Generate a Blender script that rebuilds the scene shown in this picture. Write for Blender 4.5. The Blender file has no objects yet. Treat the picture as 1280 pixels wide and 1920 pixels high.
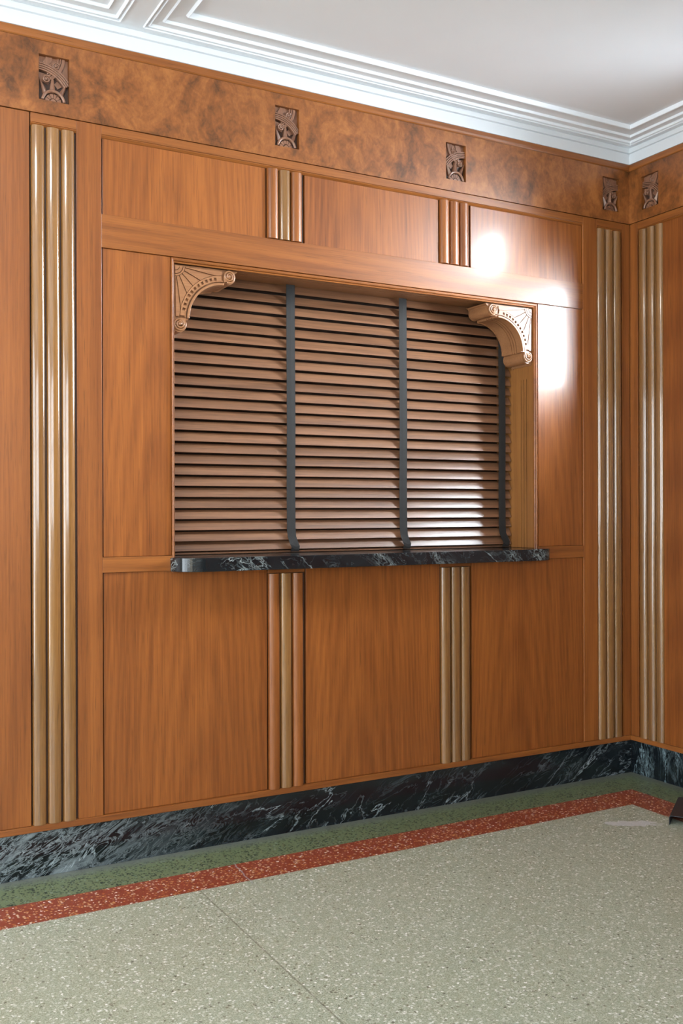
import bpy, bmesh, math, random
from mathutils import Vector, Matrix
random.seed(7)
S = bpy.context.scene
COL = S.collection
PI = math.pi

# ------------------------------------------------------------------ camera
cam_d = bpy.data.cameras.new('camera')
cam = bpy.data.objects.new('camera', cam_d)
COL.objects.link(cam)
F = Vector((0.484157, 0.874981, -0.000104)); R = Vector((0.874976, -0.484155, -0.003287)); U = Vector((0.002927, -0.001500, 0.999995))
m = Matrix.Identity(4)
for i in range(3):
    m[i][0] = R[i]; m[i][1] = U[i]; m[i][2] = -F[i]
m[0][3], m[1][3], m[2][3] = -3.49346, -3.45866, 1.24334
cam.matrix_world = m
cam_d.sensor_fit = 'HORIZONTAL'; cam_d.sensor_width = 36.0
cam_d.lens = 36.0 * 1847.93 / 1280.0
cam_d.shift_y = 2.5 / 1280.0
cam_d.clip_start = 0.05
S.camera = cam

# ------------------------------------------------------------------ world, light, exposure
S.view_settings.view_transform = 'Standard'; S.view_settings.look = 'None'
S.view_settings.gamma = 1.0; S.view_settings.use_curve_mapping = False
S.view_settings.exposure = -0.10
SKY, PAVE, GLOW = 13.0, 13.0, 240.0
w = bpy.data.worlds.new('daylight'); S.world = w; w.use_nodes = True
nt = w.node_tree; bg = nt.nodes['Background']
# pale sky, brighter sunlit pavement below the horizon, and the hazy glow round the sun
wg = nt.nodes.new('ShaderNodeTexCoord'); wd = nt.nodes.new('ShaderNodeVectorMath'); wd.operation = 'DOT_PRODUCT'
GLOW_DIR = Vector((.78, -.56, .33)).normalized(); wd.inputs[1].default_value = GLOW_DIR
nt.links.new(wg.outputs['Generated'], wd.inputs[0])
wr = nt.nodes.new('ShaderNodeMapRange'); wr.interpolation_type = 'SMOOTHSTEP'
for i_, v_ in ((1, .80), (2, .97), (3, 0.0), (4, GLOW)): wr.inputs[i_].default_value = v_
nt.links.new(wd.outputs['Value'], wr.inputs[0])
wx = nt.nodes.new('ShaderNodeSeparateXYZ'); nt.links.new(wg.outputs['Generated'], wx.inputs[0])
wp = nt.nodes.new('ShaderNodeMapRange')
for i_, v_ in ((1, -.06), (2, .02), (3, PAVE), (4, SKY)): wp.inputs[i_].default_value = v_
nt.links.new(wx.outputs[2], wp.inputs[0])
wa = nt.nodes.new('ShaderNodeMath'); wa.operation = 'ADD'
nt.links.new(wr.outputs[0], wa.inputs[0]); nt.links.new(wp.outputs[0], wa.inputs[1]); nt.links.new(wa.outputs[0], bg.inputs[1])
bg.inputs[0].default_value = (0.83, 0.925, 1.0, 1)

def portal(name, loc, rot, sx, sy):
    d = bpy.data.lights.new(name, 'AREA'); d.shape = 'RECTANGLE'; d.size = sx; d.size_y = sy
    d.cycles.is_portal = True
    o = bpy.data.objects.new(name, d); COL.objects.link(o); o.location = loc; o.rotation_euler = rot
RX, LX, FY = 0.0, -6.6, -6.4      # right wall, left wall, wall behind the camera
H = 2.975
WIN_L = [(-2.3, -0.7, 0.06, 2.6), (-4.3, -2.7, 0.8, 2.6)]          # left wall: y0,y1,z0,z1
WIN_F = [(-6.2, -4.6, 1.1, 2.65), (-4.2, -2.6, 1.1, 2.65)]   # front wall: x0,x1,z0,z1
WIN_R = [(-0.90, -0.46, 1.90, 2.50), (-1.55, -1.00, 2.62, 2.96)]    # right wall transom
for i, (a, b, c, d) in enumerate(WIN_L):
    portal('portal', (LX - .12, (a+b)/2, (c+d)/2), (0, -PI/2, 0), d-c, b-a)
for i, (a, b, c, d) in enumerate(WIN_F):
    portal('portal', ((a+b)/2, FY - .12, (c+d)/2), (PI/2, 0, 0), b-a, d-c)
for i, (a, b, c, d) in enumerate(WIN_R):
    portal('portal', (RX + .2, (a+b)/2, (c+d)/2), (0, PI/2, 0), d-c, b-a)

# ------------------------------------------------------------------ materials
def mat(name):
    M = bpy.data.materials.new(name); M.use_nodes = True
    n = M.node_tree.nodes; l = M.node_tree.links
    return M, n, l, n['Principled BSDF']
def N(n, t, **k):
    o = n.new(t)
    for a, b in k.items(): setattr(o, a, b)
    return o
def coords(n, l, scale=(1, 1, 1), rnd=3.0, rot=(0, 0, 0)):
    g = N(n, 'ShaderNodeNewGeometry'); mp = N(n, 'ShaderNodeMapping'); mp.inputs['Scale'].default_value = scale
    mp.inputs['Rotation'].default_value = rot
    if rnd:
        oi = N(n, 'ShaderNodeObjectInfo'); v = N(n, 'ShaderNodeVectorMath', operation='MULTIPLY_ADD')
        v.inputs[1].default_value = (rnd, rnd * 1.7, rnd * 2.3)
        l.new(oi.outputs['Random'], v.inputs[0]); l.new(g.outputs['Position'], v.inputs[2]); l.new(v.outputs[0], mp.inputs[0])
    else:
        l.new(g.outputs['Position'], mp.inputs[0])
    return mp.outputs[0]
def noise(n, l, vec, scale, detail=2.0, rough=.5, dist=0.0):
    o = N(n, 'ShaderNodeTexNoise'); o.inputs['Scale'].default_value = scale; o.inputs['Detail'].default_value = detail
    o.inputs['Roughness'].default_value = rough; o.inputs['Distortion'].default_value = dist
    l.new(vec, o.inputs['Vector']); return o.outputs['Fac']
def ramp(n, l, fac, stops):
    o = N(n, 'ShaderNodeValToRGB'); e = o.color_ramp.elements
    while len(e) < len(stops): e.new(.5)
    for i, (p, c) in enumerate(stops):
        e[i].position = p; e[i].color = (*c, 1) if len(c) == 3 else c
    l.new(fac, o.inputs[0]); return o.outputs[0]
def mixc(n, l, fac, a, b, mode='MIX'):
    o = N(n, 'ShaderNodeMix', data_type='RGBA', blend_type=mode)
    for s, v in ((0, fac), (6, a), (7, b)):
        if isinstance(v, (int, float)): o.inputs[s].default_value = v
        elif isinstance(v, tuple): o.inputs[s].default_value = (*v, 1)
        else: l.new(v, o.inputs[s])
    return o.outputs[2]
def mathn(n, l, op, a, b=0.0):
    o = N(n, 'ShaderNodeMath', operation=op)
    for s, v in ((0, a), (1, b)):
        if isinstance(v, (int, float)): o.inputs[s].default_value = v
        else: l.new(v, o.inputs[s])
    return o.outputs[0]
def bump(n, l, b, h, strength=.1, dist=.001):
    o = N(n, 'ShaderNodeBump'); o.inputs['Strength'].default_value = strength; o.inputs['Distance'].default_value = dist
    l.new(h, o.inputs['Height']); l.new(o.outputs[0], b.inputs['Normal'])

def wood(name, dark, light, axis='z', arch=False, rough=.36, coat=.16, figure=1.0, fine=.5, crough=.14):
    M, n, l, b = mat(name)
    s1 = {'z': (1, 1, .09), 'x': (.09, 1, 1), 'y': (1, .09, 1)}[axis]
    s2 = {'z': (1, 1, .02), 'x': (.02, .6, 1), 'y': (.6, .02, 1)}[axis]
    v1 = coords(n, l, s1); v2 = coords(n, l, s2)
    f = noise(n, l, v1, 3.0, 1.5, .4, .12)
    if arch:       # cathedral figure: nested arches that run out into upright grain
        tc = N(n, 'ShaderNodeTexCoord'); so = N(n, 'ShaderNodeSeparateXYZ'); l.new(tc.outputs['Object'], so.inputs[0])
        oi = N(n, 'ShaderNodeObjectInfo')
        x_ = mathn(n, l, 'ADD', so.outputs[0], mathn(n, l, 'MULTIPLY', mathn(n, l, 'SUBTRACT', oi.outputs['Random'], .5), .22))
        x_ = mathn(n, l, 'ADD', x_, mathn(n, l, 'MULTIPLY', mathn(n, l, 'SUBTRACT', noise(n, l, v1, 5.0, 2.0), .5), .10))
        fld = mathn(n, l, 'ADD', mathn(n, l, 'MULTIPLY', so.outputs[2], .22), mathn(n, l, 'MULTIPLY', mathn(n, l, 'MULTIPLY', x_, x_), 7.0))
        fld = mathn(n, l, 'ADD', fld, mathn(n, l, 'MULTIPLY', f, .18))
        rings = mathn(n, l, 'SINE', mathn(n, l, 'MULTIPLY', fld, 85.0))
    else:
        rings = mathn(n, l, 'SINE', mathn(n, l, 'MULTIPLY', f, 80.0))
    rings = mathn(n, l, 'ADD', mathn(n, l, 'MULTIPLY', rings, .5), .5)
    g = noise(n, l, v2, 170.0, 3.0, .6)
    g2 = noise(n, l, v2, 32.0, 2.0, .5)
    big = noise(n, l, v1, 2.0, 3.0, .5)
    t = mathn(n, l, 'ADD', mathn(n, l, 'MULTIPLY', rings, .13 * figure), mathn(n, l, 'MULTIPLY', g, fine))
    t = mathn(n, l, 'ADD', t, mathn(n, l, 'MULTIPLY', g2, .45))
    t = mathn(n, l, 'ADD', t, mathn(n, l, 'MULTIPLY', big, .55))
    lo, hi = .50, 1.10
    c = ramp(n, l, mathn(n, l, 'MULTIPLY', t, .75), [(lo * .75, dark), (hi * .75, light)])
    pore = ramp(n, l, noise(n, l, v2, 420.0, 2.0, .6), [(.30, (.62, .62, .62)), (.42, (1, 1, 1))])
    c = mixc(n, l, 1.0, c, pore, 'MULTIPLY')
    l.new(c, b.inputs['Base Color'])
    b.inputs['Roughness'].default_value = rough
    b.inputs['Coat Weight'].default_value = coat; b.inputs['Coat Roughness'].default_value = crough
    bump(n, l, b, g, .06, .0006)
    return M
def burl(name, dark, mid, light):
    M, n, l, b = mat(name)
    v = coords(n, l, (1, 1, .75), rnd=0)
    n1 = noise(n, l, v, 5.5, 5.0, .62, 1.1); n2 = noise(n, l, v, 26.0, 4.0, .6, .9); n3 = noise(n, l, v, 130.0, 2.0, .6, .3)
    t = mathn(n, l, 'ADD', mathn(n, l, 'MULTIPLY', n1, .6), mathn(n, l, 'ADD', mathn(n, l, 'MULTIPLY', n2, .3), mathn(n, l, 'MULTIPLY', n3, .12)))
    c = ramp(n, l, t, [(.37, dark), (.5, mid), (.63, light)])
    l.new(c, b.inputs['Base Color']); b.inputs['Roughness'].default_value = .36
    b.inputs['Coat Weight'].default_value = .25; b.inputs['Coat Roughness'].default_value = .2
    bump(n, l, b, n3, .04, .0006)
    return M
DK, LT = (.130, .033, .0058), (.335, .109, .0215)
M_wv = wood('walnut_upright_grain', DK, LT, 'z')
M_wh = wood('walnut_lengthwise_grain', (.140, .037, .0065), (.335, .112, .0225), 'x')
M_wy = wood('walnut_side_wall_grain', (.140, .037, .0065), (.335, .112, .0225), 'y')
M_pan = wood('walnut_veneer_panel', (.120, .029, .0045), (.320, .100, .0185), 'z', arch=True, figure=.85, fine=.6)
M_reed = wood('olive_walnut_reed', (.12, .052, .014), (.31, .148, .046), 'z', rough=.20, coat=.9, figure=.4, crough=.07)
M_burl = burl('burl_veneer', (.085, .029, .007), (.22, .070, .015), (.35, .125, .030))
M_carve = wood('carved_dark_walnut', (.15, .066, .038), (.30, .145, .085), 'z', rough=.3, coat=.4, figure=.2)
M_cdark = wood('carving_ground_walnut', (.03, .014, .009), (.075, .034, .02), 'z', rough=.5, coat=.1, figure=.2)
M_brk = wood('carved_tan_walnut', (.22, .090, .037), (.40, .19, .082), 'x', rough=.33, coat=.3, figure=.3)
M_jamb = wood('golden_walnut_jamb', (.21, .080, .021), (.38, .162, .047), 'z', rough=.35, coat=.25, figure=.5)
M_slat = wood('dark_stained_slat', (.066, .028, .014), (.235, .112, .058), 'x', rough=.34, coat=.35, figure=.9, fine=.7, crough=.3)

def simple(name, col, rough=.5, metal=0.0, spec=.5, nz=None):
    M, n, l, b = mat(name)
    if nz:
        v = coords(n, l, (1, 1, 1)); f = noise(n, l, v, nz[0], 3.0)
        k = nz[1]; l.new(ramp(n, l, f, [(.3, tuple(c * (1 - k) for c in col)), (.7, tuple(min(1, c * (1 + k)) for c in col))]), b.inputs['Base Color'])
    else: b.inputs['Base Color'].default_value = (*col, 1)
    b.inputs['Roughness'].default_value = rough; b.inputs['Metallic'].default_value = metal
    b.inputs['Specular IOR Level'].default_value = spec
    return M
M_ceil = simple('ceiling_paint', (.79, .83, .88), .6, nz=(3, .015))
M_corn = simple('cornice_gloss_paint', (.67, .70, .73), .3, nz=(4, .01))
M_plas = simple('plaster', (.36, .28, .20), .7, nz=(3, .03))
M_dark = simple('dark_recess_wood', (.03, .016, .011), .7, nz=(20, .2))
M_tape = simple('charcoal_woven_tape', (.016, .0145, .014), .85, nz=(900, .35))
M_black = simple('black_enamelled_steel', (.016, .018, .024), .38, .0, nz=(40, .2))
M_white = simple('white_window_frame', (.75, .75, .73), .4, nz=(5, .02))

def marble(name, dense, rot=(0, 0.5, 0), vein=(.42, .5, .53), sc=(.6, 1, 2.0), lo=.60):
    M, n, l, b = mat(name)
    v = coords(n, l, (1, 1, 1), rnd=0, rot=rot)
    st = N(n, 'ShaderNodeMapping'); st.inputs['Scale'].default_value = sc; l.new(v, st.inputs[0]); vs = st.outputs[0]
    def veins(scale, width, dist, det=8.0):
        f = noise(n, l, vs, scale, det, .62, dist)
        a = mathn(n, l, 'ABSOLUTE', mathn(n, l, 'SUBTRACT', f, .5))
        return ramp(n, l, a, [(0.0, (1, 1, 1)), (width * .35, (.55, .55, .55)), (width, (0, 0, 0))])
    fade = ramp(n, l, noise(n, l, vs, 6.0, 3.0, .6, .3), [(.42, (.08, .08, .08)), (.62, (1, 1, 1))])
    v1 = mathn(n, l, 'MULTIPLY', veins(2.2, .006, .5), fade); v2 = veins(6.0, .012, 1.0); v3 = veins(17.0, .045, 1.5)
    mask = ramp(n, l, noise(n, l, vs, 3.2, 3.0, .6, .5), [(lo, (0, 0, 0)), (lo + .16, (1, 1, 1))])
    if dense:      # the left stretch of the plinth is crowded with pale streaks
        g = N(n, 'ShaderNodeNewGeometry'); sx = N(n, 'ShaderNodeSeparateXYZ'); l.new(g.outputs['Position'], sx.inputs[0])
        mr = N(n, 'ShaderNodeMapRange'); mr.inputs[1].default_value = -2.75; mr.inputs[2].default_value = -1.95
        mr.inputs[3].default_value = 1.0; mr.inputs[4].default_value = 0.0; l.new(sx.outputs[0], mr.inputs[0])
        streak = ramp(n, l, noise(n, l, vs, 7.0, 9.0, .72, .8), [(.49, (0, 0, 0)), (.58, (.7, .7, .7)), (.68, (1, 1, 1))])
        mask = mathn(n, l, 'MAXIMUM', mask, mathn(n, l, 'MULTIPLY', mr.outputs[0], .8))
        v3 = mathn(n, l, 'MAXIMUM', v3, mathn(n, l, 'MULTIPLY', mr.outputs[0], streak))
    base = ramp(n, l, noise(n, l, vs, 7.0, 6.0, .65, .6), [(.35, (.004, .005, .007)), (.62, (.008, .013, .016)), (.8, (.02, .035, .038))])
    t = mathn(n, l, 'MULTIPLY', v1, .85)
    t = mathn(n, l, 'MAXIMUM', t, mathn(n, l, 'MULTIPLY', mathn(n, l, 'MULTIPLY', v2, fade), mathn(n, l, 'ADD', mathn(n, l, 'MULTIPLY', mask, .7), .12)))
    t = mathn(n, l, 'MAXIMUM', t, mathn(n, l, 'MULTIPLY', mathn(n, l, 'MULTIPLY', v3, mask), .62))
    l.new(mixc(n, l, t, base, vein), b.inputs['Base Color'])
    b.inputs['Roughness'].default_value = .13
    return M
M_marb = marble('verde_black_marble', True)
M_marb2 = marble('verde_black_marble_side', False, (0.15, 0, 0), (.42, .58, .64), (1, 2.6, .7), .50)
M_marbc = marble('verde_black_marble_counter', False, (0, -.6, 0), (.42, .48, .48), (1.2, 1.5, 2.2), .56)

def terrazzo():
    M, n, l, b = mat('terrazzo')
    g = N(n, 'ShaderNodeNewGeometry'); sp = N(n, 'ShaderNodeSeparateXYZ'); l.new(g.outputs['Position'], sp.inputs[0])
    def chips(scale, dens, off=0.0):
        vo = N(n, 'ShaderNodeTexVoronoi'); vo.inputs['Scale'].default_value = scale
        mp = N(n, 'ShaderNodeMapping'); mp.inputs['Location'].default_value = (off, off, 0); mp.inputs['Scale'].default_value = (1, 1, 0)
        l.new(g.outputs['Position'], mp.inputs[0])
        nn = N(n, 'ShaderNodeTexNoise'); nn.inputs['Scale'].default_value = scale * .8; l.new(mp.outputs[0], nn.inputs['Vector'])
        ad = N(n, 'ShaderNodeVectorMath', operation='MULTIPLY_ADD'); ad.inputs[1].default_value = (.012, .012, 0)
        l.new(nn.outputs['Color'], ad.inputs[0]); l.new(mp.outputs[0], ad.inputs[2]); l.new(ad.outputs[0], vo.inputs['Vector'])
        sc = N(n, 'ShaderNodeSeparateColor'); l.new(vo.outputs['Color'], sc.inputs[0])
        edge = ramp(n, l, vo.outputs['Distance'], [(.42, (1, 1, 1)), (.55, (0, 0, 0))])
        sel = ramp(n, l, sc.outputs[0], [(dens, (1, 1, 1)), (dens + .01, (0, 0, 0))])
        return mathn(n, l, 'MULTIPLY', edge, sel), sc.outputs[1]
    big = noise(n, l, g.outputs['Position'], 1.3, 3.0)
    fine = noise(n, l, g.outputs['Position'], 260.0, 3.0, .7)
    c1, r1 = chips(128, .52); c2, r2 = chips(230, .7, 3.1); c3, r3 = chips(120, .05, 7.7)
    # field
    base = ramp(n, l, fine, [(.38, (.17, .20, .135)), (.62, (.48, .53, .45))])
    base = mixc(n, l, mathn(n, l, 'MULTIPLY', big, .35), base, (.33, .32, .18))
    f = mixc(n, l, mathn(n, l, 'MULTIPLY', c2, .55), base, ramp(n, l, r2, [(0, (.16, .17, .11)), (.5, (.40, .42, .31)), (1, (.68, .69, .62))]))
    f = mixc(n, l, mathn(n, l, 'MULTIPLY', c1, .8), f, ramp(n, l, r1, [(0, (.26, .29, .19)), (.4, (.46, .49, .39)), (.75, (.60, .62, .56)), (1, (.92, .92, .90))]))
    f = mixc(n, l, mathn(n, l, 'MULTIPLY', c3, .75), f, ramp(n, l, r3, [(0, (.05, .045, .03)), (.7, (.16, .15, .09)), (1, (.2, .2, .18))]))
    # red band
    rb = ramp(n, l, fine, [(.3, (.17, .030, .016)), (.7, (.32, .072, .038))])
    c4, r4 = chips(125, .40, 1.3)
    rb = mixc(n, l, mathn(n, l, 'MULTIPLY', c4, .85), rb, ramp(n, l, r4, [(0, (.42, .12, .04)), (.45, (.58, .27, .10)), (.8, (.70, .50, .32)), (1, (.85, .80, .75))]))
    # green band
    gb = ramp(n, l, fine, [(.3, (.085, .12, .055)), (.7, (.21, .25, .135))])
    c5, r5 = chips(120, .55, 5.3)
    gb = mixc(n, l, mathn(n, l, 'MULTIPLY', c5, .85), gb, ramp(n, l, r5, [(0, (.008, .01, .012)), (.7, (.02, .03, .025)), (.9, (.16, .22, .14)), (1, (.25, .3, .25))]))
    # distance from the two panelled walls
    dmin = mathn(n, l, 'MINIMUM', mathn(n, l, 'MULTIPLY', sp.outputs[1], -1.0), mathn(n, l, 'MULTIPLY', sp.outputs[0], -1.0))
    isred = ramp(n, l, mathn(n, l, 'ADD', dmin, 0.0), [(.2155, (0, 0, 0)), (.2165, (1, 1, 1))])
    isfield = ramp(n, l, dmin, [(.3845, (0, 0, 0)), (.3855, (1, 1, 1))])
    gray = ramp(n, l, dmin, [(.012, (1, 1, 1)), (.08, (0, 0, 0))])
    c = mixc(n, l, mathn(n, l, 'MULTIPLY', gray, .8), gb, (.13, .14, .135))
    c = mixc(n, l, isred, c, rb); c = mixc(n, l, isfield, c, f)
    # divider line in the field and an old crack across the bands
    wob = noise(n, l, g.outputs['Position'], 9.0, 3.0); wob2 = noise(n, l, g.outputs['Position'], 22.0, 4.0)
    xd = mathn(n, l, 'ABSOLUTE', mathn(n, l, 'ADD', sp.outputs[0], mathn(n, l, 'ADD', 2.3285, mathn(n, l, 'MULTIPLY', wob, .006))))
    line = mathn(n, l, 'MULTIPLY', ramp(n, l, xd, [(.0008, (1, 1, 1)), (.0022, (0, 0, 0))]), isfield)
    c = mixc(n, l, mathn(n, l, 'MULTIPLY', line, .65), c, (.10, .085, .06))
    yy = mathn(n, l, 'MULTIPLY', mathn(n, l, 'ADD', sp.outputs[1], .2), .09)
    xc = mathn(n, l, 'ABSOLUTE', mathn(n, l, 'SUBTRACT', mathn(n, l, 'ADD', sp.outputs[0], mathn(n, l, 'ADD', 2.125, mathn(n, l, 'MULTIPLY', wob2, .02))), yy))
    yr = ramp(n, l, mathn(n, l, 'MULTIPLY', sp.outputs[1], -1.0), [(.20, (0, 0, 0)), (.22, (1, 1, 1)), (.40, (1, 1, 1)), (.42, (.35, .35, .35)), (.75, (0, 0, 0))])
    crack = mathn(n, l, 'MULTIPLY', ramp(n, l, xc, [(.001, (1, 1, 1)), (.003, (0, 0, 0))]), yr)
    c = mixc(n, l, mathn(n, l, 'MULTIPLY', crack, .8), c, (.36, .36, .38))
    # pale worn patch near the corner
    px = mathn(n, l, 'ADD', sp.outputs[0], .575); py = mathn(n, l, 'ADD', sp.outputs[1], .575)
    a = mathn(n, l, 'ADD', mathn(n, l, 'MULTIPLY', px, .88), mathn(n, l, 'MULTIPLY', py, -.47))
    bb = mathn(n, l, 'ADD', mathn(n, l, 'MULTIPLY', px, .47), mathn(n, l, 'MULTIPLY', py, .88))
    e = mathn(n, l, 'ADD', mathn(n, l, 'POWER', mathn(n, l, 'MULTIPLY', a, 8.5), 2.0), mathn(n, l, 'POWER', mathn(n, l, 'MULTIPLY', bb, 26.0), 2.0))
    e = mathn(n, l, 'ADD', e, mathn(n, l, 'MULTIPLY', mathn(n, l, 'SUBTRACT', noise(n, l, g.outputs['Position'], 30.0, 4.0), .5), 2.6))
    patch = ramp(n, l, e, [(.6, (1, 1, 1)), (1.0, (0, 0, 0))])
    c = mixc(n, l, mathn(n, l, 'MULTIPLY', patch, .8), c, (.58, .58, .60))
    l.new(c, b.inputs['Base Color'])
    b.inputs['Roughness'].default_value = .33
    return M
M_terr = terrazzo()

# ------------------------------------------------------------------ mesh helpers
class MB:
    def __init__(s): s.bm = bmesh.new()
    def hull8(s, P):
        v = [s.bm.verts.new(p) for p in P]
        for f in ((0, 3, 2, 1), (4, 5, 6, 7), (0, 1, 5, 4), (1, 2, 6, 5), (2, 3, 7, 6), (3, 0, 4, 7)):
            s.bm.faces.new([v[i] for i in f])
        return s
    def box(s, x0, x1, y0, y1, z0, z1):
        return s.hull8([(x0, y0, z0), (x1, y0, z0), (x1, y1, z0), (x0, y1, z0), (x0, y0, z1), (x1, y0, z1), (x1, y1, z1), (x0, y1, z1)])
    def prism(s, poly, a, b, axis='y', smooth=False):
        """poly: 2-D outline. axis y: (x,z) pushed along y; z: (x,y) along z; x: (y,z) along x"""
        mk = {'y': lambda p, t: (p[0], t, p[1]), 'z': lambda p, t: (p[0], p[1], t), 'x': lambda p, t: (t, p[0], p[1])}[axis]
        A = [s.bm.verts.new(mk(p, a)) for p in poly]; B = [s.bm.verts.new(mk(p, b)) for p in poly]
        n = len(poly)
        for i in range(n):
            f = s.bm.faces.new([A[i], A[(i+1) % n], B[(i+1) % n], B[i]])
            if smooth: f.smooth = True
        s.bm.faces.new(A[::-1]); s.bm.faces.new(B)
        return s
    def lathe_dome(s, c, r, h, axis='y', seg=24, rings=6, sgn=-1):
        """a low dome sitting at c, rising by h along sgn*axis"""
        prev = None
        for k in range(rings + 1):
            a = k / rings * PI / 2; rr = r * math.cos(a); hh = h * math.sin(a)
            if k == rings: ring = [s.bm.verts.new(s._ax(c, 0, 0, hh * sgn, axis))]
            else: ring = [s.bm.verts.new(s._ax(c, rr * math.cos(t), rr * math.sin(t), hh * sgn, axis)) for t in [2 * PI * i / seg for i in range(seg)]]
            if prev:
                for i in range(seg):
                    j = (i + 1) % seg
                    f = s.bm.faces.new([prev[i], prev[j], ring[0]] if len(ring) == 1 else [prev[i], prev[j], ring[j], ring[i]])
                    f.smooth = True
            prev = ring
        return s
    def _ax(s, c, a, b, h, axis):
        return (c[0] + a, c[1] + h, c[2] + b) if axis == 'y' else (c[0] + a, c[1] + b, c[2] + h)
    def tube(s, pts, r, seg=8, closed=False):
        P = [Vector(p) for p in pts]; rings = []
        for i, p in enumerate(P):
            t = (P[min(i+1, len(P)-1)] - P[max(i-1, 0)]).normalized()
            up = Vector((0, 1, 0)) if abs(t.y) < .9 else Vector((1, 0, 0))
            a = t.cross(up).normalized(); b = t.cross(a)
            rr = r[i] if isinstance(r, (list, tuple)) else r
            rings.append([s.bm.verts.new(p + a * rr * math.cos(q) + b * rr * math.sin(q)) for q in [2*PI*k/seg for k in range(seg)]])
        for i in range(len(rings) - 1):
            for k in range(seg):
                f = s.bm.faces.new([rings[i][k], rings[i][(k+1) % seg], rings[i+1][(k+1) % seg], rings[i+1][k]]); f.smooth = True
        s.bm.faces.new(rings[0][::-1]); s.bm.faces.new(rings[-1])
        return s
    def build(s, name, M, parent=None, at=None, bevel=0.0, xf=None, seg=2):
        bm = s.bm
        if xf:
            for v in bm.verts: v.co = xf(v.co)
        bmesh.ops.recalc_face_normals(bm, faces=bm.faces)
        me = bpy.data.meshes.new(name); o = bpy.data.objects.new(name, me); COL.objects.link(o)
        base = Vector((0, 0, 0))
        if parent is not None:
            o.parent = parent; base = parent.location
        elif at is not None:
            base = Vector(at); o.location = base
        elif bm.verts:
            xs = [v.co for v in bm.verts]
            lo = [min(c[i] for c in xs) for i in range(3)]; hi = [max(c[i] for c in xs) for i in range(3)]
            base = Vector(((lo[0]+hi[0])/2, (lo[1]+hi[1])/2, lo[2])); o.location = base
        for v in bm.verts: v.co -= base
        bm.to_mesh(me); bm.free(); me.materials.append(M)
        if bevel:
            b = o.modifiers.new('bevel', 'BEVEL'); b.width = bevel; b.segments = seg; b.limit_method = 'ANGLE'; b.angle_limit = math.radians(40)
            b.harden_normals = False
        return o
def empty(name, loc, label, cat, group=None):
    o = bpy.data.objects.new(name, None); COL.objects.link(o); o.location = loc; o.empty_display_size = .1
    return tag(o, label, cat, group)
def tag(o, label, cat, group=None):
    o['label'] = label; o['category'] = cat
    if group: o['group'] = group
    return o
def struct(o): o['kind'] = 'structure'; return o
def side(c): return Vector((-c.y * -1, c.x, c.z)) if False else Vector((c.y, c.x, c.z))   # back-wall layout (x along, y into wall) -> right wall
def arc(cx, cy, r, a0, a1, n):
    return [(cx + r * math.cos(math.radians(a0 + (a1 - a0) * i / n)), cy + r * math.sin(math.radians(a0 + (a1 - a0) * i / n))) for i in range(n + 1)]

# ------------------------------------------------------------------ levels read off the photo (metres)
Z0, ZM, ZS = 0.0, 0.155, 0.178          # floor, marble top, strip top
ZB0, ZB1 = 1.035, 1.090                 # belt rail
ZR0, ZR1 = 2.187, 2.305                 # rail over the opening
ZT0, ZT1 = 2.586, 2.6185                # top rail
ZF0, ZF1, ZW = 2.6205, 2.870, 2.900     # frieze, capping strip
XL, XC0, XC1, XR = -2.633, -2.545, -0.295, -0.208
PLX0, PRX1 = -2.789, -0.050
OX0, OX1 = -2.277, -0.583               # opening
BACKX = -6.6

# ------------------------------------------------------------------ room shell
struct(MB().box(LX - .2, RX + .2, FY - .2, .5, -.1, 0).build('floor', M_terr))
# ceiling: slab plus moulded coffer cells
c = MB().box(LX - .2, RX + .2, FY - .2, .5, H + .03, H + .15)
def cell(mb, x0, x1, y0, y1):
    """flat margin, twin beads, a step with a bead, then the inner field; profile in (inset, height above H)"""
    prof = [(-.04, 0), (0, 0)] + [(.0 + .006 * k / 4 * 1.0, -.006 * math.sin(PI * k / 4)) for k in (1, 2, 3)] + [(.007, .002), (.012, .002)] \
        + [(.014 + .007 * k / 4, .002 - .006 * math.sin(PI * k / 4)) for k in (0, 1, 2, 3, 4)] + [(.024, .006), (.054, .008)] \
        + [(.055 + .008 * k / 4, .008 - .006 * math.sin(PI * k / 4)) for k in (1, 2, 3)] + [(.064, .012), (.118, .016)] \
        + [(.120 + .010 * k / 4, .014 - .008 * math.sin(PI * k / 4)) for k in (1, 2, 3)] + [(.131, .024)]
    loops = []
    for d, h in prof:
        loops.append([mb.bm.verts.new(p) for p in ((x0+d, y0+d, H+h), (x1-d, y0+d, H+h), (x1-d, y1-d, H+h), (x0+d, y1-d, H+h))])
    for a, b in zip(loops, loops[1:]):
        for i in range(4): mb.bm.faces.new([a[i], a[(i+1) % 4], b[(i+1) % 4], b[i]])
    mb.bm.faces.new(loops[-1])
mb = c
xs = [-.05, -2.41, -2.49, -4.85, -4.93, LX + .05]
for i in (0, 2, 4):
    ya = -.055
    for j in range(3):
        cell(mb, xs[i+1], xs[i], ya - 2.02, ya); ya -= 2.10
struct(c.build('ceiling', M_ceil))
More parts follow.
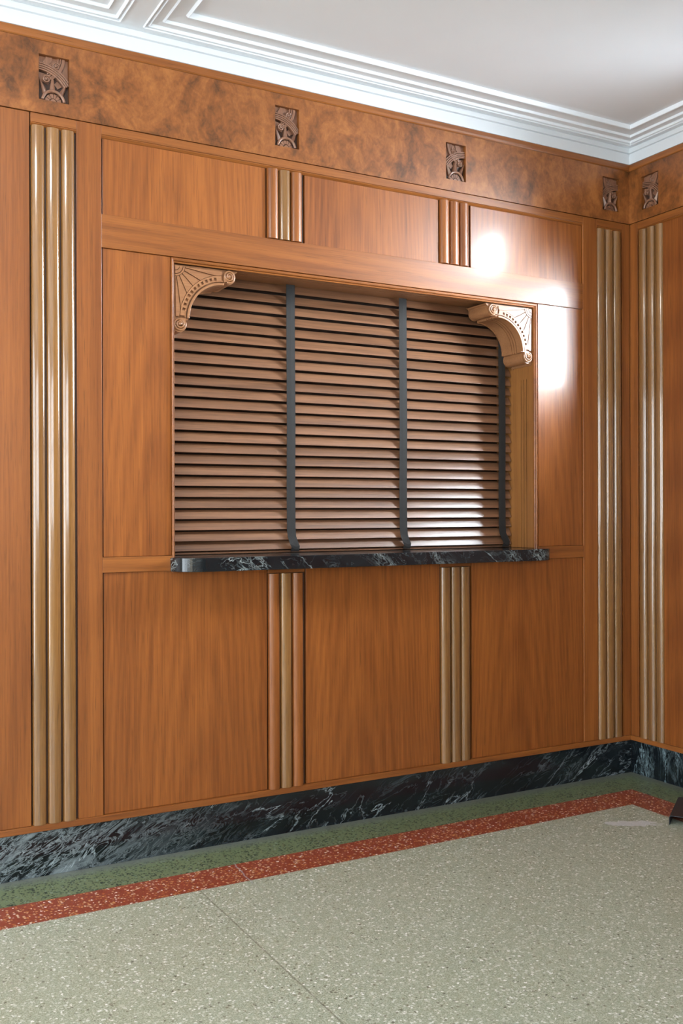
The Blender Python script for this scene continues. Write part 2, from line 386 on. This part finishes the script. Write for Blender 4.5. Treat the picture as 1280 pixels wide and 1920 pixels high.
# wall carcasses
bw = MB()
bw.box(BACKX - .2, OX0 - .008, .024, .32, 0, ZW + .2).box(OX1 + .018, .3, .024, .32, 0, ZW + .2)
bw.box(OX0 - .008, OX1 + .018, .024, .32, 0, 1.03).box(OX0 - .008, OX1 + .018, .024, .32, 2.19, ZW + .2)
bw.box(OX0 - .008, OX1 + .018, .28, .34, 1.03, 2.19)
struct(bw.build('wall_back', M_dark))
rw = MB()
ysr = [FY - .2] + [v for q in sorted(WIN_R) for v in q[:2]] + [.024]
for i in range(0, len(ysr), 2): rw.box(.024, .3, ysr[i], ysr[i+1], 0, ZW + .2)
for (a, b, z0, z1) in WIN_R: rw.box(.024, .3, a, b, 0, z0).box(.024, .3, a, b, z1, ZW + .2)
struct(rw.build('wall_right', M_dark))
lw = MB(); ys = [FY - .2] + [v for q in sorted(WIN_L) for v in q[:2]] + [.3]
for i in range(0, len(ys), 2): lw.box(LX - .2, LX, ys[i], ys[i+1], 0, ZW + .2)
for (a, b, z0, z1) in WIN_L: lw.box(LX - .2, LX, a, b, 0, z0).box(LX - .2, LX, a, b, z1, ZW + .2)
struct(lw.build('wall_left', M_plas))
fw = MB(); xs_ = [LX - .2] + [v for q in WIN_F for v in q[:2]] + [.3]
for i in range(0, len(xs_), 2): fw.box(xs_[i], xs_[i+1], FY - .2, FY, 0, ZW + .2)
for (a, b, z0, z1) in WIN_F: fw.box(a, b, FY - .2, FY, 0, z0).box(a, b, FY - .2, FY, z1, ZW + .2)
struct(fw.build('wall_front', M_plas))
k = 1
for (a, b, z0, z1) in WIN_L:
    q = MB(); X = LX - .1
    for y in (a, (a+b)/2 - .02, b - .05): q.box(X, X + .05, y, y + .05, z0, z1)
    for z in (z0, z0 + (z1-z0) * .66, z1 - .05): q.box(X, X + .05, a, b, z, z + .05)
    struct(q.build('window_%d' % k, M_white)); k += 1
for (a, b, z0, z1) in WIN_F:
    q = MB(); Y = FY - .1
    for x in (a, (a+b)/2 - .02, b - .05): q.box(x, x + .05, Y, Y + .05, z0, z1)
    for z in (z0, z0 + (z1-z0) * .5, z1 - .05): q.box(a, b, Y, Y + .05, z, z + .05)
    struct(q.build('window_%d' % k, M_white)); k += 1
for (a, b, z0, z1) in WIN_R:
    q = MB(); X = .06
    for y in (a, b - .02): q.box(X, X + .04, y, y + .02, z0, z1)
    for z in (z0, z1 - .02): q.box(X, X + .04, a, b, z, z + .02)
    struct(q.build('window_%d' % k, M_white)); k += 1

# ------------------------------------------------------------------ setting trim on the back wall
struct(MB().box(BACKX, .0, 0, .03, 0, ZM).build('baseboard_back', M_marb, bevel=.0012))
struct(MB().box(0, .03, FY, 0, 0, ZM).build('baseboard_right', M_marb2, bevel=.0012))
T = .0012
def bar(name, x0, x1, z0, z1, M=M_wv, d=0.0, bev=T, xf=None):
    return struct(MB().box(x0, x1, d, .024, z0, z1).build(name, M, bevel=bev, xf=xf))
bar('trim_1', BACKX, 0, ZM + .0005, ZS, M_wh, -.005)                       # strip over the marble
bar('trim_2', XL, XC0, ZS, ZT1)                                    # stile right of the left pilaster
bar('trim_3', XC1, XR, ZS, ZT1, bev=.0028)                                    # stile left of the right pilaster
bar('trim_4', PRX1, -.0, ZS, ZT1)                                  # corner stile
bar('trim_5', XC0, XC1, ZR0, ZR1, M_wh)                            # rail over the opening
bar('trim_6', XC0, OX0 - .0085, ZB0, ZB1, M_wh)                    # belt rail left
bar('trim_7', OX1 + .0185, XC1, ZB0, ZB1, M_wh)                    # belt rail right
bar('trim_8', XC0, XC1, ZT0 + .001, ZT1, M_wh)                     # top rail
bar('trim_10', PLX0, XL, ZT0 + .001, ZT1, M_wh)
bar('trim_11', XR, PRX1, ZT0 + .001, ZT1, M_wh)
bar('trim_12', OX0 - .0085, OX1 + .0185, 1.026, 1.034, M_wh)
lip = lambda x0, x1: MB().prism([(.001, ZT0), (.0, ZT0 - .003), (.008, ZT0 - .010), (.024, ZT0 - .010), (.024, ZT0)], x0, x1, 'x')
for i, (x0, x1) in enumerate(((XC0, XC1), (PLX0, XL), (XR, PRX1))):
    struct(lip(x0, x1).build('trim_%d' % (13 + i), M_wh))
# capping strip above the frieze (rounded lower arris), both walls
cap = [(-.004, ZF1 + .0008), (-.0075, ZF1 + .005), (-.0085, ZF1 + .014), (-.0085, ZW), (.024, ZW), (.024, ZF1 + .0008)]
struct(MB().prism(cap, BACKX, -.0, 'x').build('trim_16', M_wh))
RSP = [(-.96, 0.0), (FY, -1.58)]      # the wood runs on either side of the high window
struct(MB().prism(cap, *RSP[0], 'x').prism(cap, *RSP[1], 'x').build('trim_17', M_wy, xf=side))
# white cornice
cor = [(-.002, ZW), (-.012, ZW + .001), (-.012, 2.9475), (-.0085, 2.949), (-.0085, 2.951), (-.018, 2.953), (-.018, H - .003), (-.014, H + .01), (.024, H + .01), (.024, ZW)]
struct(MB().prism(cor, BACKX, 0, 'x').build('trim_18', M_corn, bevel=.0006))
struct(MB().prism(cor, *RSP[0], 'x').prism(cor, *RSP[1], 'x').build('trim_19', M_corn, bevel=.0006, xf=side))

# frieze with pockets for the carved plaques
def frieze(pockets, x0, x1, M, xf=None):
    q = MB()
    if xf: q.box(*RSP[1], -.003, .024, ZF0, ZF1)
    z0, z1 = ZF0, ZF1; pz0, pz1 = 2.668, 2.824
    q.box(x0, x1, -.003, .024, z0, pz0); q.box(x0, x1, -.003, .024, pz1, z1)
    e = [x0] + [v for a in sorted(pockets) for v in (a, a + .1035)] + [x1]
    for i in range(0, len(e), 2): q.box(e[i], e[i+1], -.003, .024, pz0, pz1)
    return struct(q.build('trim_%d' % (20 if not xf else 21), M, xf=xf))
PB = [-2.7610, -1.8685, -1.0670, -.1735]
frieze(PB, BACKX, 0, M_burl); frieze([-.1830], RSP[0][0], 0, M_burl, side)

# ------------------------------------------------------------------ wood panels (each a board of its own)
def panel(x0, x1, z0, z1, label, M=M_pan, d=.007, xf=None, g=.0052, group='veneered wall panels'):
    o = MB().box(x0 + g, x1 - .0036, d, .023, z0 + .0008, z1 - .0008).build('wood_panel', M, bevel=.0012, xf=xf)
    return tag(o, label, 'panel', group)
RD = [(-1.902, -1.743), (-1.097, -.938)]
ZP = ZT0 - .010
panel(XC0, RD[0][0], ZR1, ZP, 'long upper wood panel at the left, above the opening, with an arched grain figure')
panel(RD[0][1], RD[1][0], ZR1, ZP, 'upper wood panel between the two short reeded strips above the opening')
panel(RD[1][1], XC1, ZR1, ZP, 'upper wood panel at the right with a hazy white glare spot, above the right bracket')
panel(XC0, OX0 - .0085, ZB1, ZR0, 'tall narrow wood panel left of the blind opening')
panel(OX1 + .0185, XC1, ZB1, ZR0, 'tall narrow wood panel right of the blind opening, its top washed white by glare')
panel(XC0, RD[0][0], ZS, ZB0, 'lower left wood panel below the marble counter, left of the first reeded strip')
panel(RD[0][1], RD[1][0], ZS, ZB0, 'middle lower wood panel between the two reeded strips under the counter')
panel(RD[1][1], XC1, ZS, ZB0, 'lower right wood panel below the counter end, right of the second reeded strip')
panel(BACKX, PLX0, ZS, ZT1, 'tall flat wood board at the far left edge, beside the big left pilaster', d=0.0, M=M_wv)

# ------------------------------------------------------------------ reeded strips and pilasters
def reeds(name, x0, x1, z0, z1, label, cat, group, xf=None, r=.0232, out=.019, mats=None):
    loc = Vector(((x0 + x1) / 2, .012, z0)); loc = xf(loc) if xf else loc
    t = empty(name, loc, label, cat, group)
    MB().box(x0 + .001, x1 - .0005, .0115, .0238, z0 + .0008, z1 - .0008).build('backing', M_cdark, t, xf=xf)
    c0 = x0 + .0245
    for i in range(3):
        cx = c0 + i * .0508
        pr = [(cx - r, .0114)] + [(cx + r * math.cos(a), .0114 - .004 - out * math.sin(a) ** .8) for a in [PI - PI * k / 18 for k in range(19)]] + [(cx + r, .0114)]
        q = MB().prism(pr, z0 + .001, z1 - .001, 'z', smooth=True)
        o = q.build('reed', (mats or [M_reed]*3)[i], t, xf=xf)
        for f in o.data.polygons:
            f.use_smooth = abs(f.normal.z) < .5
        mod = o.modifiers.new('edge', 'EDGE_SPLIT'); mod.split_angle = math.radians(35)
    return t
RG = 'reeded strips on the panelling'
reeds('reeded_pilaster', PLX0, XL, ZS, ZP, 'tall reeded pilaster at the left of the back wall with three silvery rounded ribs', 'pilaster', 'tall reeded pilasters')
reeds('reeded_pilaster', XR, PRX1, ZS, ZP, 'tall reeded pilaster at the right end of the back wall, left of the corner', 'pilaster', 'tall reeded pilasters')
reeds('reeded_pilaster', XR, PRX1, ZS, ZP, 'tall reeded pilaster on the right-hand wall with bright white reflections on its ribs', 'pilaster', 'tall reeded pilasters', xf=side)
RM = [M_wv, M_reed, M_wv]
reeds('reeded_strip', *RD[0], ZR1, ZP, 'short reeded strip above the opening, the left one of the upper pair', 'moulding', RG, mats=RM)
reeds('reeded_strip', *RD[1], ZR1, ZP, 'short reeded strip above the opening, beside the white glare spot', 'moulding', RG, mats=[M_wv]*3)
reeds('reeded_strip', *RD[0], ZS, 1.012, 'reeded strip under the marble counter, the left one of the lower pair', 'moulding', RG, mats=RM)
reeds('reeded_strip', *RD[1], ZS, 1.012, 'reeded strip under the marble counter, the right one of the lower pair, olive brown', 'moulding', RG)
for i, (x0, x1) in enumerate(RD): bar('trim_%d' % (22 + i), x0, x1, 1.0125, ZB0, M_wh, .006)

# right wall setting
bar('trim_24', FY, -.0, ZM + .0005, ZS, M_wy, -.005, xf=side)
bar('trim_25', PRX1, -.0005, ZS, ZT1, xf=side)
struct(MB().box(RSP[0][0], PRX1, 0, .024, ZT0 + .001, ZT1).box(*RSP[1], 0, .024, ZT0 + .001, ZT1).build('trim_26', M_wy, bevel=T, xf=side))
struct(lip(RSP[0][0], PRX1).build('trim_27', M_wy, xf=side))
q = MB(); e = [FY + .002] + [v for w_ in sorted(WIN_R) for v in w_[:2]] + [XR]
for i in range(0, len(e), 2): q.box(e[i], e[i+1], 0, .0238, ZS + .001, ZP - .001)
for a, b, z0, z1 in WIN_R:
    q.box(a, b, 0, .0238, ZS + .001, z0)
    if z1 < ZP: q.box(a, b, 0, .0238, z1, ZP - .001)
tag(q.build('wood_panel', M_pan, xf=side), 'plain wood panel on the right-hand wall, beyond its reeded pilaster', 'panel', 'veneered wall panels')

# ------------------------------------------------------------------ opening: casing, jambs, soffit
def grooved(w0, w1, grooves, depth=.008, gw=.0048):
    """outline (depth coordinate y, face offset 0..) of a board whose face carries narrow grooves"""
    pts = [(w0, 0)]
    for g in grooves: pts += [(g - gw/2, 0), (g - gw/2, depth), (g + gw/2, depth), (g + gw/2, 0)]
    return pts + [(w1, 0)]
GR = [.060, .0785, .097]
def jamb(xf_, name, z_low=1.084):
    q = MB()
    pr = grooved(.012, .278, GR); out = [(f, y) for y, f in pr] + [(.012, .278), (.012, .012)]
    q.prism(out, z_low, 1.851, 'z'); q.box(0, .012, .012, .278, 1.851, 2.187)
    o = q.build(name, M_jamb, xf=xf_); return struct(o)
jamb(lambda c: Vector((OX1 + c.x, c.y, c.z)), 'trim_28')
jamb(lambda c: Vector((OX0 - c.x * .6, c.y, c.z)), 'trim_29')
q = MB(); pr = grooved(.012, .278, GR)
q.prism([(y, 2.178 + f) for y, f in pr] + [(.278, 2.1868), (.012, 2.1868)], OX0, OX1, 'x')
struct(q.build('trim_30', M_brk))
q = MB()      # added dark strips: the shade inside the narrow grooves put in as colour
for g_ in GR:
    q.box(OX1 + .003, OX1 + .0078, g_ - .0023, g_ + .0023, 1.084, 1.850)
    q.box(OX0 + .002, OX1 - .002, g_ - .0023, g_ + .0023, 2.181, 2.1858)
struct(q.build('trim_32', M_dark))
# casing: stepped fillet and bead round the opening
def casing(name, prof, M):
    """prof: (outward offset from opening edge, depth y) swept down-left, top, down-right"""
    q = MB(); rings = []
    for o_, y in prof:
        rings.append([q.bm.verts.new(p) for p in ((OX0 + .001 - o_ * .62, y, 1.0835), (OX0 + .001 - o_ * .62, y, 2.1665 + o_ * 1.05), (OX1 - .001 + o_, y, 2.1665 + o_ * 1.05), (OX1 - .001 + o_, y, 1.0835))])
    n = len(prof)
    for i in range(n):
        A, B = rings[i], rings[(i+1) % n]
        for k_ in range(3): q.bm.faces.new([A[k_], A[k_+1], B[k_+1], B[k_]])
    q.bm.faces.new([r[0] for r in rings]); q.bm.faces.new([r[3] for r in rings])
    return struct(q.build(name, M))
bead = [(.0, .0118), (.0, .006), (.0035, .004), (.004, .008), (.006, .008)] + [(.012 + .0058 * -math.cos(PI * k / 6), .0045 - .0045 * math.sin(PI * k / 6)) for k in range(7)] + [(.0185, .008), (.0185, .0118)]
casing('trim_31', bead, M_wh)

# ------------------------------------------------------------------ marble counter
def ctr():
    xa, xb, d, r = -2.296, -.535, .102, .098
    pts = [(OX0 + .001, .276), (OX0 + .001, -.0006), (xa, -.0006)]
    pts += arc(xa + r, -d + r, r, 180, 270, 16)
    pts += arc(xb - r, -d + r, r, 270, 360, 16)
    pts += [(xb, -.0006), (OX1 - .001, -.0006), (OX1 - .001, .276)]
    return pts
q = MB().prism(ctr(), 1.0325, 1.083, 'z')
tag(q.build('marble_counter', M_marbc, bevel=.0015), 'thick black marble counter with white veins and rounded ends, under the wooden blind', 'counter')

# ------------------------------------------------------------------ venetian blind
bl = empty('venetian_blind', ((OX0 + OX1) / 2, .18, 1.085), 'dark wooden venetian blind with three charcoal tapes, closed in the opening over the counter', 'blind')
tilt = math.radians(60); hw = .0210; th = .0015
for i in range(26):
    k0 = i - 1
    zb = 2.141 - .0446 * k0 + .00004 * k0 * k0 + (.004 if k0 == 24 else 0)
    yb = .1655 + random.uniform(-.0006, .0006)
    tl = tilt + random.uniform(-.012, .012)
    dy, dz = math.cos(tl), math.sin(tl); ny, nz = -dz, dy
    o_ = []
    nseg = 6
    top = []; bot = []
    for k_ in range(nseg + 1):
        t_ = k_ / nseg; sag = .0012 * (1 - (2 * t_ - 1) ** 2)
        y = yb + dy * 2 * hw * t_ + ny * sag; z = zb + dz * 2 * hw * t_ + nz * sag
        top.append((y + ny * th, z + nz * th)); bot.append((y - ny * th, z - nz * th))
    MB().prism(top + bot[::-1], OX0 + .006, OX1 - .004, 'x').build('slat', M_slat, bl, bevel=.0007)
MB().box(OX0 + .006, OX1 - .004, .172, .204, 1.0845, 1.0935).build('bottom_rail', M_slat, bl, bevel=.002)
for cx, curl in ((-1.726, .018), (-1.184, .018), (-.645, .022)):
    path = [(cx, 0.1585, 2.176), (cx, 0.1585, 1.9), (cx + .001, 0.1582, 1.6), (cx - .001, 0.1588, 1.35), (cx, 0.1585, 1.18), (cx + .002, 0.1575, 1.150), (cx + curl * .45, 0.1540, 1.126), (cx + curl, 0.1550, 1.108), (cx + curl, 0.1590, 1.096), (cx + curl, 0.1650, 1.0872)]
    q = MB(); rr = []
    for j, (x, y, z) in enumerate(path):
        tw = .006 * math.exp(-((z - 1.125) / .018) ** 2)
        rr.append([q.bm.verts.new(p) for p in ((x - .0192, y - tw, z - tw), (x, y - .0008, z), (x + .0192, y + tw * .3, z + tw), (x + .0192, y + .001 + tw * .3, z + tw), (x - .0192, y + .001 - tw, z - tw))])
    for A, B in zip(rr, rr[1:]):
        for k_ in range(5): q.bm.faces.new([A[k_], A[(k_+1) % 5], B[(k_+1) % 5], B[k_]])
    q.bm.faces.new(rr[0]); q.bm.faces.new(rr[-1][::-1])
    q.build('tape', M_tape, bl)

# ------------------------------------------------------------------ carved brackets
def bracket(flip, label):
    # local u: distance from the jamb, w: height below the top (negative)
    X0 = OX0 if not flip else OX1; sg = 1 if not flip else -1; ZT = 2.1655
    xf = lambda c: Vector((X0 + sg * (c.x + .001), c.y, ZT + c.z))
    t = empty('carved_bracket', (X0, .08, ZT - .258), label, 'bracket', 'carved brackets in the opening')
    C0 = .198
    def outline(R_, sr=.0295, tipw=.258):
        half = [(tipw, -.0005), (tipw - .002, -.005), (tipw - .010, -.009), (tipw - .0115, -.0125)]
        half += arc(.2205, -.0245, sr, 12, -122, 12)
        half += [(.202, -(C0 - R_) + .0015)]
        half += arc(C0, -C0, R_, 90, 135, 14)
        other = [(-b_, -a_) for a_, b_ in half[::-1]]
        return [(0, 0)] + half + other[1:]
    q = MB()
    segs = [(.0215, .050, .137), (.050, .0545, .1415), (.0545, .0665, .137), (.0665, .071, .1415), (.071, .083, .137), (.083, .0875, .1415), (.0875, .150, .137)]
    for y0, y1, R_ in segs: q.prism([(a_, b_) for a_, b_ in outline(R_)], y0, y1, 'y')
    q.build('console_body', M_brk, t, xf=xf)
    # back fillet that sticks out a little at the rear, and the thin ledge on top
    q = MB(); ol = outline(.134, .031, .262)
    q.prism(ol, .150, .156, 'y'); q.build('back_fillet', M_brk, t, xf=xf)
    # face relief
    q = MB()
    def band(r0, r1, a0, a1, y0, y1, n_=28):
        q.prism(arc(C0, -C0, r1, a0, a1, n_) + arc(C0, -C0, r0, a1, a0, n_), y0, y1, 'y')
    band(.137, .1455, 90, 180, .008, .022)
    q.build('arch_rim', M_brk, t, xf=xf, bevel=.0012)
    q = MB()
    band(.1505, .1555, 91, 179, .0125, .022); band(.1665, .1725, 93, 177, .0125, .022)
    s_ = [102 + 6.6 * i for i in range(11)]
    e = [93] + [v for a_ in s_ for v in (a_ - 1.8, a_ + 1.8)] + [177]
    for i in range(0, len(e), 2): band(.1555, .1665, e[i], e[i+1], .0125, .0185, 3)
    # neck blocks that run from the dentil band to the scrolls
    for m_ in (False, True):
        nb = [(.199, -.048), (.199, -.026), (.213, -.020), (.222, -.044)]
        nb = nb if not m_ else [(-b_, -a_) for a_, b_ in nb]
        q.prism(nb, .012, .0185, 'y')
    q.build('dentil_band', M_brk, t, xf=xf)
    # fan: wedge leaves with dark cuts between them
    q = MB()
    rays = [8, 25, 45, 65, 82]; ed = [0.5] + rays + [89.5]
    O = (.006, -.006)
    def reach(a_):
        # distance along the ray until the dentil band, or the fan's outer limit
        ca, sa = math.cos(a_), -math.sin(a_); d = .03
        while d < .21:
            x, y = O[0] + ca * d, O[1] + sa * d
            if math.hypot(x - C0, y + C0) < .1745 or x > .192 or y < -.192: break
            d += .001
        return d
    for i in range(len(ed) - 1):
        g_ = .0020
        aa = [math.radians(ed[i] + (ed[i+1] - ed[i]) * k_ / 6) for k_ in range(7)]
        off = lambda a_, d, s2: (O[0] + math.cos(a_) * d - s2 * math.sin(a_), O[1] - math.sin(a_) * d - s2 * math.cos(a_))
        inner = []; outer = []
        for k_, a_ in enumerate(aa):
            s2 = g_ if k_ == 0 else (-g_ if k_ == 6 else 0)
            inner.append(off(a_, .040, s2)); outer.append(off(a_, reach(a_), s2))
        q.prism(outer + inner[::-1], .0135, .0185, 'y')
    for r0, r1 in ((.0, .017), (.0195, .030), (.0325, .0385)):
        o1 = arc(O[0], O[1], r1, -2, -88, 8); o0 = arc(O[0], O[1], max(r0, .0005), -88, -2, 8)
        q.prism(o1 + o0, .012, .0185, 'y')
    q.build('sunray_fan', M_brk, t, xf=xf)
    # volutes
    for m_ in (False, True):
        cu, cw = (.2205, -.0245) if not m_ else (.0245, -.2205)
        q = MB(); pts = []; rad = []
        for k_ in range(44):
            th_ = k_ / 43 * 2.15 * 2 * PI; rr_ = .0245 - .0185 * k_ / 43
            ang = (-PI * .62 + th_) if not m_ else (-PI / 2 - (-PI * .62 + th_))
            pts.append((cu + rr_ * math.cos(ang), .0165 - .006 * (k_ / 43), cw + rr_ * math.sin(ang))); rad.append(.0042 - .0012 * k_ / 43)
        q.tube(pts, rad, 8)
        q.lathe_dome((cu, .0125, cw), .0068, .006)
        q.build('scroll', M_brk, t, xf=xf)
    return t
bracket(False, 'carved tan wood corner bracket with sunray fan at the upper left of the opening')
bracket(True, 'carved tan wood corner bracket seen from its deep curved underside, upper right of the opening')

# ------------------------------------------------------------------ carved plaques in the frieze
def plaque(x0, flip, label, xf=None):
    W, Hh = .1035, .156; z0 = 2.668; D = .019
    loc = Vector((x0 + W/2, D, z0)); loc = xf(loc) if xf else loc
    t = empty('carved_plaque', loc, label, 'carving', 'carved plaques in the frieze')
    def pl(poly): return [(x0 + (W - u if flip else u), z0 + v) for u, v in poly]
    def clip(poly):
        P = list(poly)
        for ax, lim, s in ((0, .0008, 1), (0, W - .0008, -1), (1, .0008, 1), (1, Hh - .0008, -1)):
            out = []
            for i in range(len(P)):
                a_, b_ = P[i-1], P[i]; ia = (a_[ax] - lim) * s >= 0; ib = (b_[ax] - lim) * s >= 0
                if ia != ib:
                    t_ = (lim - a_[ax]) / (b_[ax] - a_[ax]); out.append((a_[0] + (b_[0]-a_[0]) * t_, a_[1] + (b_[1]-a_[1]) * t_))
                if ib: out.append(b_)
            P = out
            if not P: return None
        return P
    def add(q, poly, y0, y1=D + .001):
        P = clip(poly)
        if P and len(P) > 2: q.prism(pl(P), y0, y1, 'y')
    def ringp(cx, cy, r0, r1, a0, a1, n_=18): return arc(cx, cy, r1, a0, a1, n_) + arc(cx, cy, r0, a1, a0, n_)
    MB().box(x0, x0 + W, D, .0236, z0, z0 + Hh).build('ground', M_cdark, t, xf=xf)
    q = MB()      # raised field behind the ribbons
    add(q, ringp(0, 0, .1345, .20, 36, 95, 14), .0135); add(q, ringp(0, 0, .070, .0995, 60, 92, 10), .0135)
    add(q, ringp(0, 0, .085, .1025, 37, 50, 4), .0135)
    q.build('raised_field', M_carve, t, xf=xf, bevel=.0005)
    # hanging ribbon from the upper corner
    q = MB()
    for i, (r0, r1) in enumerate(((.070, .0755), (.0775, .083), (.085, .096))): add(q, ringp(-.004, .160, r0, r1, -62, 12), .0065 - .0005 * i)
    add(q, ringp(-.004, .160, .03, .052, -50, 12), .0095)
    q.build('hanging_ribbon', M_carve, t, xf=xf, bevel=.0006)
    # sweeping ribbon round the lower corner
    q = MB()
    for i in range(4): add(q, ringp(0, 0, .104 + .0075 * i, .1095 + .0075 * i, 32, 95, 20), .0025 + .0004 * i)
    q.build('sweeping_ribbon', M_carve, t, xf=xf, bevel=.0006)
    # rays
    for (tip, b0, b1) in (((.048, .101), (.037, .030), (.060, .030)), ((.002, .079), (.016, .026), (.034, .030)), ((.101, .079), (.062, .026), (.082, .020))):
        q = MB(); mid = ((b0[0]+b1[0])/2, (b0[1]+b1[1])/2)
        pts = [tip, b0, b1]; Pm = pl([tip, b0, b1, mid])
        v = [q.bm.verts.new((p[0], y, p[1])) for p, y in ((Pm[0], .004), (Pm[1], .009), (Pm[2], .009), (Pm[3], -.0005))]
        vb = [q.bm.verts.new((p[0], D + .001, p[1])) for p in Pm[:3]]
        for f in ((v[0], v[1], v[3]), (v[0], v[3], v[2]), (v[0], vb[0], vb[1], v[1]), (v[0], v[2], vb[2], vb[0]), (v[1], vb[1], vb[2], v[2], v[3])):
            q.bm.faces.new(f)
        q.bm.faces.new(vb)
        q.build('ray', M_carve, t, xf=xf)
    # half sun at the foot
    q = MB()
    pts = [(p[0], .001, p[1]) for p in pl([p for p in arc(.050, .0, .0365, 4, 176, 22)])]
    q.tube(pts, .0052, 8)
    for i in range(6):
        a0 = 4 + i * 29.4; add(q, ringp(.050, 0, .013, .028, a0, a0 + 25, 5), .004)
    add(q, arc(.050, 0, .0105, 0, 180, 10), .003)
    q.build('half_sun', M_carve, t, xf=xf)
    # curls
    for cx, cy, r_ in ((.060, .126, .0125), (.028, .076, .0135)):
        q = MB(); pts = []; rad = []
        for k_ in range(26):
            a_ = k_ / 25 * 1.55 * 2 * PI + .6; rr_ = r_ * (1 - .72 * k_ / 25)
            pts.append((rr_ * math.cos(a_) + cx, rr_ * math.sin(a_) + cy)); rad.append(.0032 - .001 * k_ / 25)
        pp = pl(pts); q.tube([(p[0], .0045, p[1]) for p in pp], rad, 6)
        c_ = pl([(cx, cy)])[0]; q.lathe_dome((c_[0], .006, c_[1]), .0045, .005, seg=12, rings=4)
        q.build('curl', M_carve, t, xf=xf)
    return t
plaque(PB[0], False, 'carved sunburst plaque at the far left of the frieze, above the left pilaster')
plaque(PB[1], False, 'carved sunburst plaque in the frieze, above the left short reeded strip')
plaque(PB[2], True, 'carved sunburst plaque in the frieze, above the right short reeded strip')
plaque(PB[3], True, 'carved sunburst plaque at the right end of the back frieze, just left of the corner')
plaque(-.1830, True, 'carved sunburst plaque on the right-hand wall frieze, just past the corner', xf=side)

# ------------------------------------------------------------------ black folded plate on the floor
def steel():
    P = Vector((-.460, -.657, 0)); L = Vector((.812, .583, 0)); Wd = Vector((.583, -.812, 0))
    h, tk, r, Wt = .037, .003, .010, .24
    out = [(0, 0)] + [(p[0], p[1]) for p in arc(r, h - r, r, 180, 90, 8)] + [(p[0], p[1]) for p in arc(Wt - r, h - r, r, 90, 0, 8)] + [(Wt, 0)]
    inn = [(Wt - tk, 0)] + [(p[0], p[1]) for p in arc(Wt - r, h - r, r - tk, 0, 90, 8)] + [(p[0], p[1]) for p in arc(r, h - r, r - tk, 90, 180, 8)] + [(tk, 0)]
    q = MB().prism(out + inn, 0, .285, 'y')
    f = lambda c: P + Wd * c.x + L * c.y + Vector((0, 0, c.z))
    o = q.build('steel_cover', M_black, xf=f, bevel=.0008)
    tag(o, 'black folded steel cover lying on the terrazzo floor by the right edge of the picture', 'cover')
steel()

# ------------------------------------------------------------------ frosted ceiling lamp of the hall (above and left of the view)
def ceiling_lamp(x, y, r_=.30, L_=34.0):
    M, n, l, b = mat('lit_frosted_glass')
    b.inputs['Base Color'].default_value = (.8, .8, .78, 1); b.inputs['Roughness'].default_value = .5
    b.inputs['Emission Color'].default_value = (1.0, .96, .90, 1); b.inputs['Emission Strength'].default_value = L_
    z = 2.93
    t = empty('ceiling_lamp', (x, y, z), 'round frosted glass ceiling lamp hanging close under the white ceiling', 'lamp')
    MB().prism(arc(x, y, r_ + .02, 0, 345, 23), z, 2.999, 'z').build('lamp_base', M_white, t)
    MB().lathe_dome((x, y, z), r_, .10, axis='z', seg=32, rings=8, sgn=-1).build('glass_shade', M, t)
ceiling_lamp(-3.3, -1.45)
